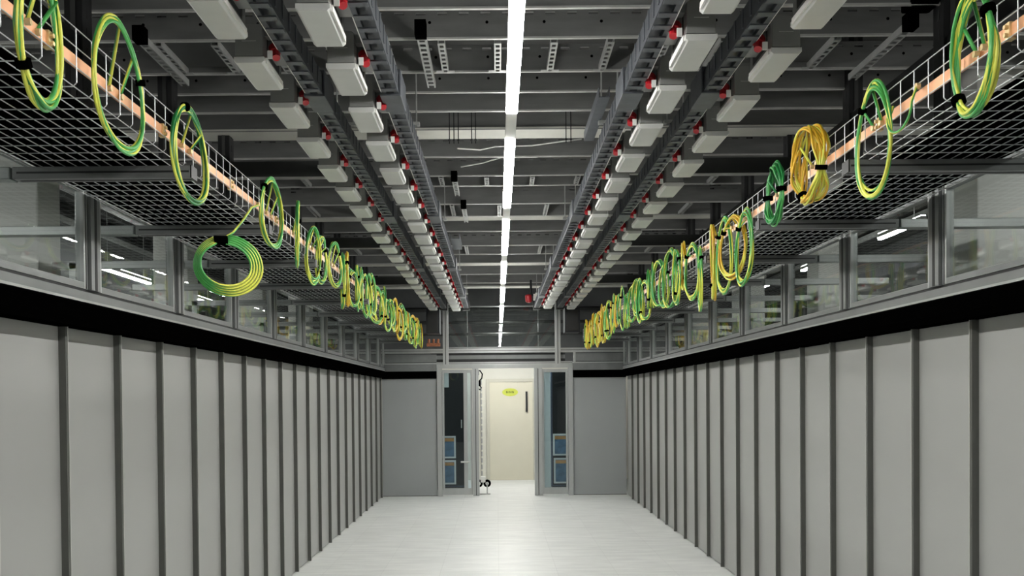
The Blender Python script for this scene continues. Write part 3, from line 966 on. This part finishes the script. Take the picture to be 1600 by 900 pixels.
# door frame and two open glass leaves
fr = thing('door_surround', (0.13, YE, 0), 'silver frame around the open glass doors in the end wall', 'door frame')
o0 = 0.13
def exo(px): return ex(px) - o0
b = MB()
b.box('alu', exo(683), exo(690.5), -0.05, 0.06, 0, 2.38); b.build('jamb', fr, bev=0.004)
b = MB(); b.box('alu', exo(887.5), exo(895), -0.05, 0.06, 0, 2.38); b.build('jamb', fr, bev=0.004)
b = MB(); b.box('alu', exo(683), exo(895), -0.055, 0.06, 2.32, 2.385); b.build('head', fr, bev=0.004)
b = MB(); b.box('alu', exo(738.5), exo(748), -0.05, 0.03, 0.005, 2.32); b.box('groove', exo(742.5), exo(743.8), -0.052, -0.049, 0.01, 2.31); b.build('mullion', fr, bev=0.003)
b = MB(); b.box('alu', exo(834.5), exo(847), -0.05, 0.03, 0.005, 2.32); b.box('groove', exo(840), exo(841.3), -0.052, -0.049, 0.01, 2.31); b.build('mullion', fr, bev=0.003)

def leaf(nm, p0, p1, label):
    x0, x1 = ex(p0), ex(p1)
    t = thing('glass_door', ((x0 + x1) / 2, YE + 0.02, 0.0), label, 'glass door', 'open glass doors')
    h = (x1 - x0) / 2
    b = MB()
    b.box('alu', -h, -h + 0.035, -0.02, 0.02, 0.02, 2.30)
    b.box('alu', h - 0.035, h, -0.02, 0.02, 0.02, 2.30)
    b.box('alu', -h + 0.035, h - 0.035, -0.02, 0.02, 0.02, 0.14)
    b.box('alu', -h + 0.035, h - 0.035, -0.02, 0.02, 2.24, 2.30)
    b.build('leaf_frame', t, bev=0.003)
    b = MB(); b.box('glass_door', -h + 0.035, h - 0.035, -0.004, 0.004, 0.14, 2.24); b.build('pane', t)
    return t, h
t, h = leaf('left', 691, 738, 'open glass door leaf standing at the left of the doorway')
b = MB(); b.box('alu', h - 0.16, h - 0.09, -0.03, 0.03, 0.13, 2.25); b.build('inner_stile', t, bev=0.003)
b = MB(); b.cyl('lip', (h - 0.22, -0.06, 0.62), (h - 0.06, -0.06, 0.62), 0.016); b.cyl('lip', (h - 0.19, -0.06, 0.62), (h - 0.19, -0.0, 0.62), 0.01); b.build('handle', t, label='bright metal handle')
t, h = leaf('right', 847, 887, 'open glass door leaf standing at the right of the doorway')
b = MB(); b.box('white', -h + 0.035, -h + 0.15, 0.01, 0.03, 0.14, 2.24); b.build('white_edge', t, label='white strip along the leaf')

def notice(px0, px1, py0, py1, label):
    x0, x1 = ex(px0), ex(px1)
    z1, z0 = 1.8 - (py0 - 620) / 85.85, 1.8 - (py1 - 620) / 85.85
    t = thing('framed_notice', ((x0 + x1) / 2, YE + 0.075, z0), label, 'framed notice', 'framed notices behind the door glass')
    h = (x1 - x0) / 2; H = z1 - z0
    b = MB()
    b.box('white', -h, -h + 0.03, 0, 0.03, 0, H); b.box('white', h - 0.03, h, 0, 0.03, 0, H)
    b.box('white', -h + 0.03, h - 0.03, 0, 0.03, 0, 0.03); b.box('white', -h + 0.03, h - 0.03, 0, 0.03, H - 0.03, H)
    b.build('frame', t)
    b = MB(); b.box('blue', -h + 0.03, h - 0.03, 0.012, 0.022, 0.03, H - 0.03); b.build('sheet', t)
    b = MB(); b.box('orange', -h + 0.03, h - 0.03, 0.008, 0.012, H - 0.1, H - 0.04); b.build('header_strip', t)
notice(690, 711, 681, 716, 'white framed blue notice behind the left door glass, upper one')
notice(690, 711, 719, 757, 'white framed blue notice behind the left door glass, lower one')
notice(864, 888, 679, 713, 'white framed blue notice behind the right door glass, upper one')
notice(865, 888, 717, 757, 'white framed blue notice behind the right door glass, lower one')
o = MB().box('white', ex(691), ex(701), YE + 0.07, YE + 0.074, 1.98, 2.25).build('paper_sheet')
tag(o, 'white paper sheet behind the top of the left door glass', 'paper')

# dark cabinets behind the door leaves
for nm, x0, x1 in (('left', -1.45, -0.62), ('right', 1.04, 1.75)):
    t = thing('server_cabinet', ((x0 + x1) / 2, 17.0, 0), 'dark blue black cabinet behind the ' + nm + ' glass door leaf', 'cabinet', 'cabinets behind the doors')
    h = (x1 - x0) / 2
    b = MB(); b.box('rack', -h, h, 0, 0.9, 0.05, 2.3); b.build('body', t, bev=0.008)
    b = MB(); b.box('blackpaint', -h + 0.03, h - 0.03, -0.02, 0, 0.08, 2.27); b.build('door', t, bev=0.004)
    b = MB(); b.box('blackpaint', -h + 0.02, h - 0.02, 0.02, 0.88, 0, 0.05); b.build('plinth', t)
    b = MB(); b.box('lip', h - 0.09, h - 0.07, -0.04, -0.02, 1.2, 1.36); b.build('handle', t)

# lobby: door with sign
def wx(px): return (px - 777) / 72.2
def wz(py): return 1.8 - (py - 620) / 72.2
door = MB().box('doorbeige', wx(765), wx(832), YW - 0.05, YW, 0.0, wz(597)).build('door_1', bev=0.004)
door['kind'] = 'structure'
b = MB(); b.box('blackpaint', wx(821), wx(824), YW - 0.09, YW - 0.075, wz(644), wz(612)); b.cyl('blackpaint', (wx(822.5), YW - 0.08, wz(615)), (wx(822.5), YW - 0.05, wz(615)), 0.012); b.cyl('blackpaint', (wx(822.5), YW - 0.08, wz(641)), (wx(822.5), YW - 0.05, wz(641)), 0.012)
b.build('door_handle', door)
b = MB()
b.box('doorframe', wx(760), wx(765), YW - 0.07, YW, 0, wz(592)); b.box('doorframe', wx(832), wx(837), YW - 0.07, YW, 0, wz(592)); b.box('doorframe', wx(765), wx(832), YW - 0.07, YW, wz(597), wz(592))
o = b.build('trim_1', bev=0.004); o['kind'] = 'structure'
t = thing('door_sign', (wx(797), YW - 0.052, wz(613)), 'small yellow green oval sign on the beige door', 'sign')
b = MB()
prof = [(0.17 * math.cos(2 * PI * i / 28), 0.085 * math.sin(2 * PI * i / 28)) for i in range(28)]
n0 = len(b.v)
b.v += [(p, -0.006, q) for p, q in prof] + [(p, 0.0, q) for p, q in prof]
mi = b.m('signgreen')
for i in range(28):
    j = (i + 1) % 28
    b.f.append((i, j, 28 + j, 28 + i)); b.mi.append(mi)
b.f.append(tuple(range(28))); b.mi.append(mi); b.f.append(tuple(reversed(range(28, 56)))); b.mi.append(mi)
b.build('plate', t)
b = MB()
for i in range(6):
    x = -0.085 + i * 0.03
    b.box('signdark', x, x + 0.018, -0.008, -0.006, -0.022, 0.018 if i % 2 else 0.024)
b.build('text_mark', t, label='blurred olive text')

# door closer and cable loop at the top of the opening, rollers at its foot
t = thing('door_drive', (ex(746), YE + 0.11, 2.0), 'black door drive with looped cables at the top left of the doorway', 'door drive')
b = MB(); b.box('black', -0.03, 0.06, 0, 0.06, 0.0, 0.10); b.build('motor', t, bev=0.01)
b = MB(); b.box('blackpaint', -0.03, 0.03, 0.0, 0.05, 0.2, 0.29); b.build('bracket', t, bev=0.006)
b = MB()
b.tube(['black'], [(0.02, 0.02, 0.08), (0.08, 0.01, 0.14), (0.09, 0.01, 0.22), (0.05, 0.02, 0.28), (-0.01, 0.02, 0.29), (-0.03, 0.02, 0.2), (-0.02, 0.02, 0.08)], 0.012, 8)
b.tube(['black'], [(0.03, 0.03, 0.02), (0.07, 0.02, -0.03), (0.05, 0.02, -0.07), (0.0, 0.02, -0.04)], 0.01, 8)
b.build('cable', t, smooth=True)
t = thing('floor_roller', (ex(752), YE + 0.25, 0.0), 'pair of small black and white rollers on the doorway floor', 'rollers')
for x in (-0.06, 0.09):
    b = MB(); b.cyl('black', (x, -0.03, 0.2), (x, 0.03, 0.2), 0.07, n=18); w_ = b.build('wheel', t, bev=0.006)
    b = MB(); b.cyl('white', (x, -0.034, 0.2), (x, 0.034, 0.2), 0.03, n=14); b.build('hub', w_)
    b = MB(); b.box('zinc', x - 0.012, x + 0.012, -0.045, -0.036, 0, 0.22); b.build('fork', t)
b = MB(); b.box('white', -0.03, 0.06, -0.04, 0.05, 0.22, 0.33); b.build('housing', t, bev=0.01)
b = MB(); b.box('zinc', -0.12, 0.15, -0.06, 0.06, 0, 0.012); b.build('base_plate', t)
# chain like conduit on the lobby wall
b = MB(); b.tube(['zinc'], [(wx(752), YW - 0.03, 0.1), (wx(752), YW - 0.03, 2.2)], 0.018, 8)
for i in range(14):
    b.tube(['hallwhite'], [(wx(752), YW - 0.03, 0.2 + i * 0.14), (wx(752), YW - 0.03, 0.24 + i * 0.14)], 0.026, 8)
tag(b.build('conduit'), 'thin ribbed conduit on the lobby wall beside the beige door', 'conduit')
# feed boxes at the busway ends
for nm, x0, x1 in (('left', -1.21, -0.98), ('right', 1.17, 1.43)):
    t = thing('feed_box', ((x0 + x1) / 2, 15.0, 2.90), 'dark navy feed box at the far end of the ' + nm + ' busways', 'feed box', 'busway feed boxes')
    h = (x1 - x0) / 2
    b = MB(); b.box('navy', -h, h, 0, 0.4, 0.0, 0.42); b.build('case', t, bev=0.006)
    b = MB(); b.box('blackpaint', -h + 0.03, h - 0.03, -0.012, 0, 0.03, 0.39); b.build('cover', t, bev=0.003)
    b = MB(); b.cyl('zinc', (-h + 0.06, 0.2, 0.42), (-h + 0.06, 0.2, 0.9), 0.006, n=6); b.build('hanger_rod', t); b = MB(); b.cyl('zinc', (h - 0.06, 0.2, 0.42), (h - 0.06, 0.2, 0.9), 0.006, n=6); b.build('hanger_rod', t)
t = thing('copper_terminal', (-1.12, 15.45, 2.70), 'brown copper terminal block at the end of the left tray', 'terminal')
b = MB(); b.box('brown', -0.12, 0.12, 0, 0.05, 0, 0.06); b.build('base', t, bev=0.004)
for i in range(3):
    b = MB(); b.cyl('brown', (-0.08 + 0.08 * i, 0.02, 0.06), (-0.08 + 0.08 * i, 0.02, 0.13), 0.022); b.build('stud', t)
# red beacon near the end
t = thing('emergency_beacon', (0.60, 15.2, 3.52), 'small red and white beacon hanging near the end, right of the light', 'beacon')
b = MB(); b.tube(['red'], [(-0.04, 0, -0.09), (-0.04, 0, -0.07), (-0.04, 0, 0.03), (-0.04, 0, 0.05)], [0.03, 0.055, 0.06, 0.04], 12); b.build('red_lens', t, label='red lens')
b = MB(); b.box('white', 0.04, 0.24, -0.03, 0.03, -0.05, 0.06); b.build('case', t, bev=0.008)
b = MB(); b.cyl('blackpaint', (0.0, 0, 0.0), (0.0, 0, 0.3), 0.02); b.box('blackpaint', -0.04, 0.06, -0.02, 0.02, 0.02, 0.06); b.build('drop_pipe', t)

# ------------------------------------------------------------------ camera, view
cam = bpy.data.cameras.new('camera')
co = bpy.data.objects.new('camera', cam)
COL.objects.link(co)
cam.sensor_width = 36.0
cam.lens = 1365.0 / 1600.0 * 36.0
cam.shift_x = 0.014271
cam.shift_y = 0.118162
cam.clip_start = 0.05
co.matrix_world = Matrix.Translation((0, 0, 1.8)) @ Matrix.Rotation(PI / 2 - math.radians(0.8), 4, 'X') @ Matrix.Rotation(math.radians(-0.5), 4, 'Z')
SC.camera = co

wd = bpy.data.worlds.new('world')
wd.use_nodes = True
wd.node_tree.nodes['Background'].inputs['Color'].default_value = (0.02, 0.02, 0.02, 1)
wd.node_tree.nodes['Background'].inputs['Strength'].default_value = 1.0
SC.world = wd
SC.view_settings.view_transform = 'Standard'
SC.view_settings.look = 'None'
SC.view_settings.gamma = 1.0
SC.view_settings.use_curve_mapping = False
SC.view_settings.exposure = 0.0
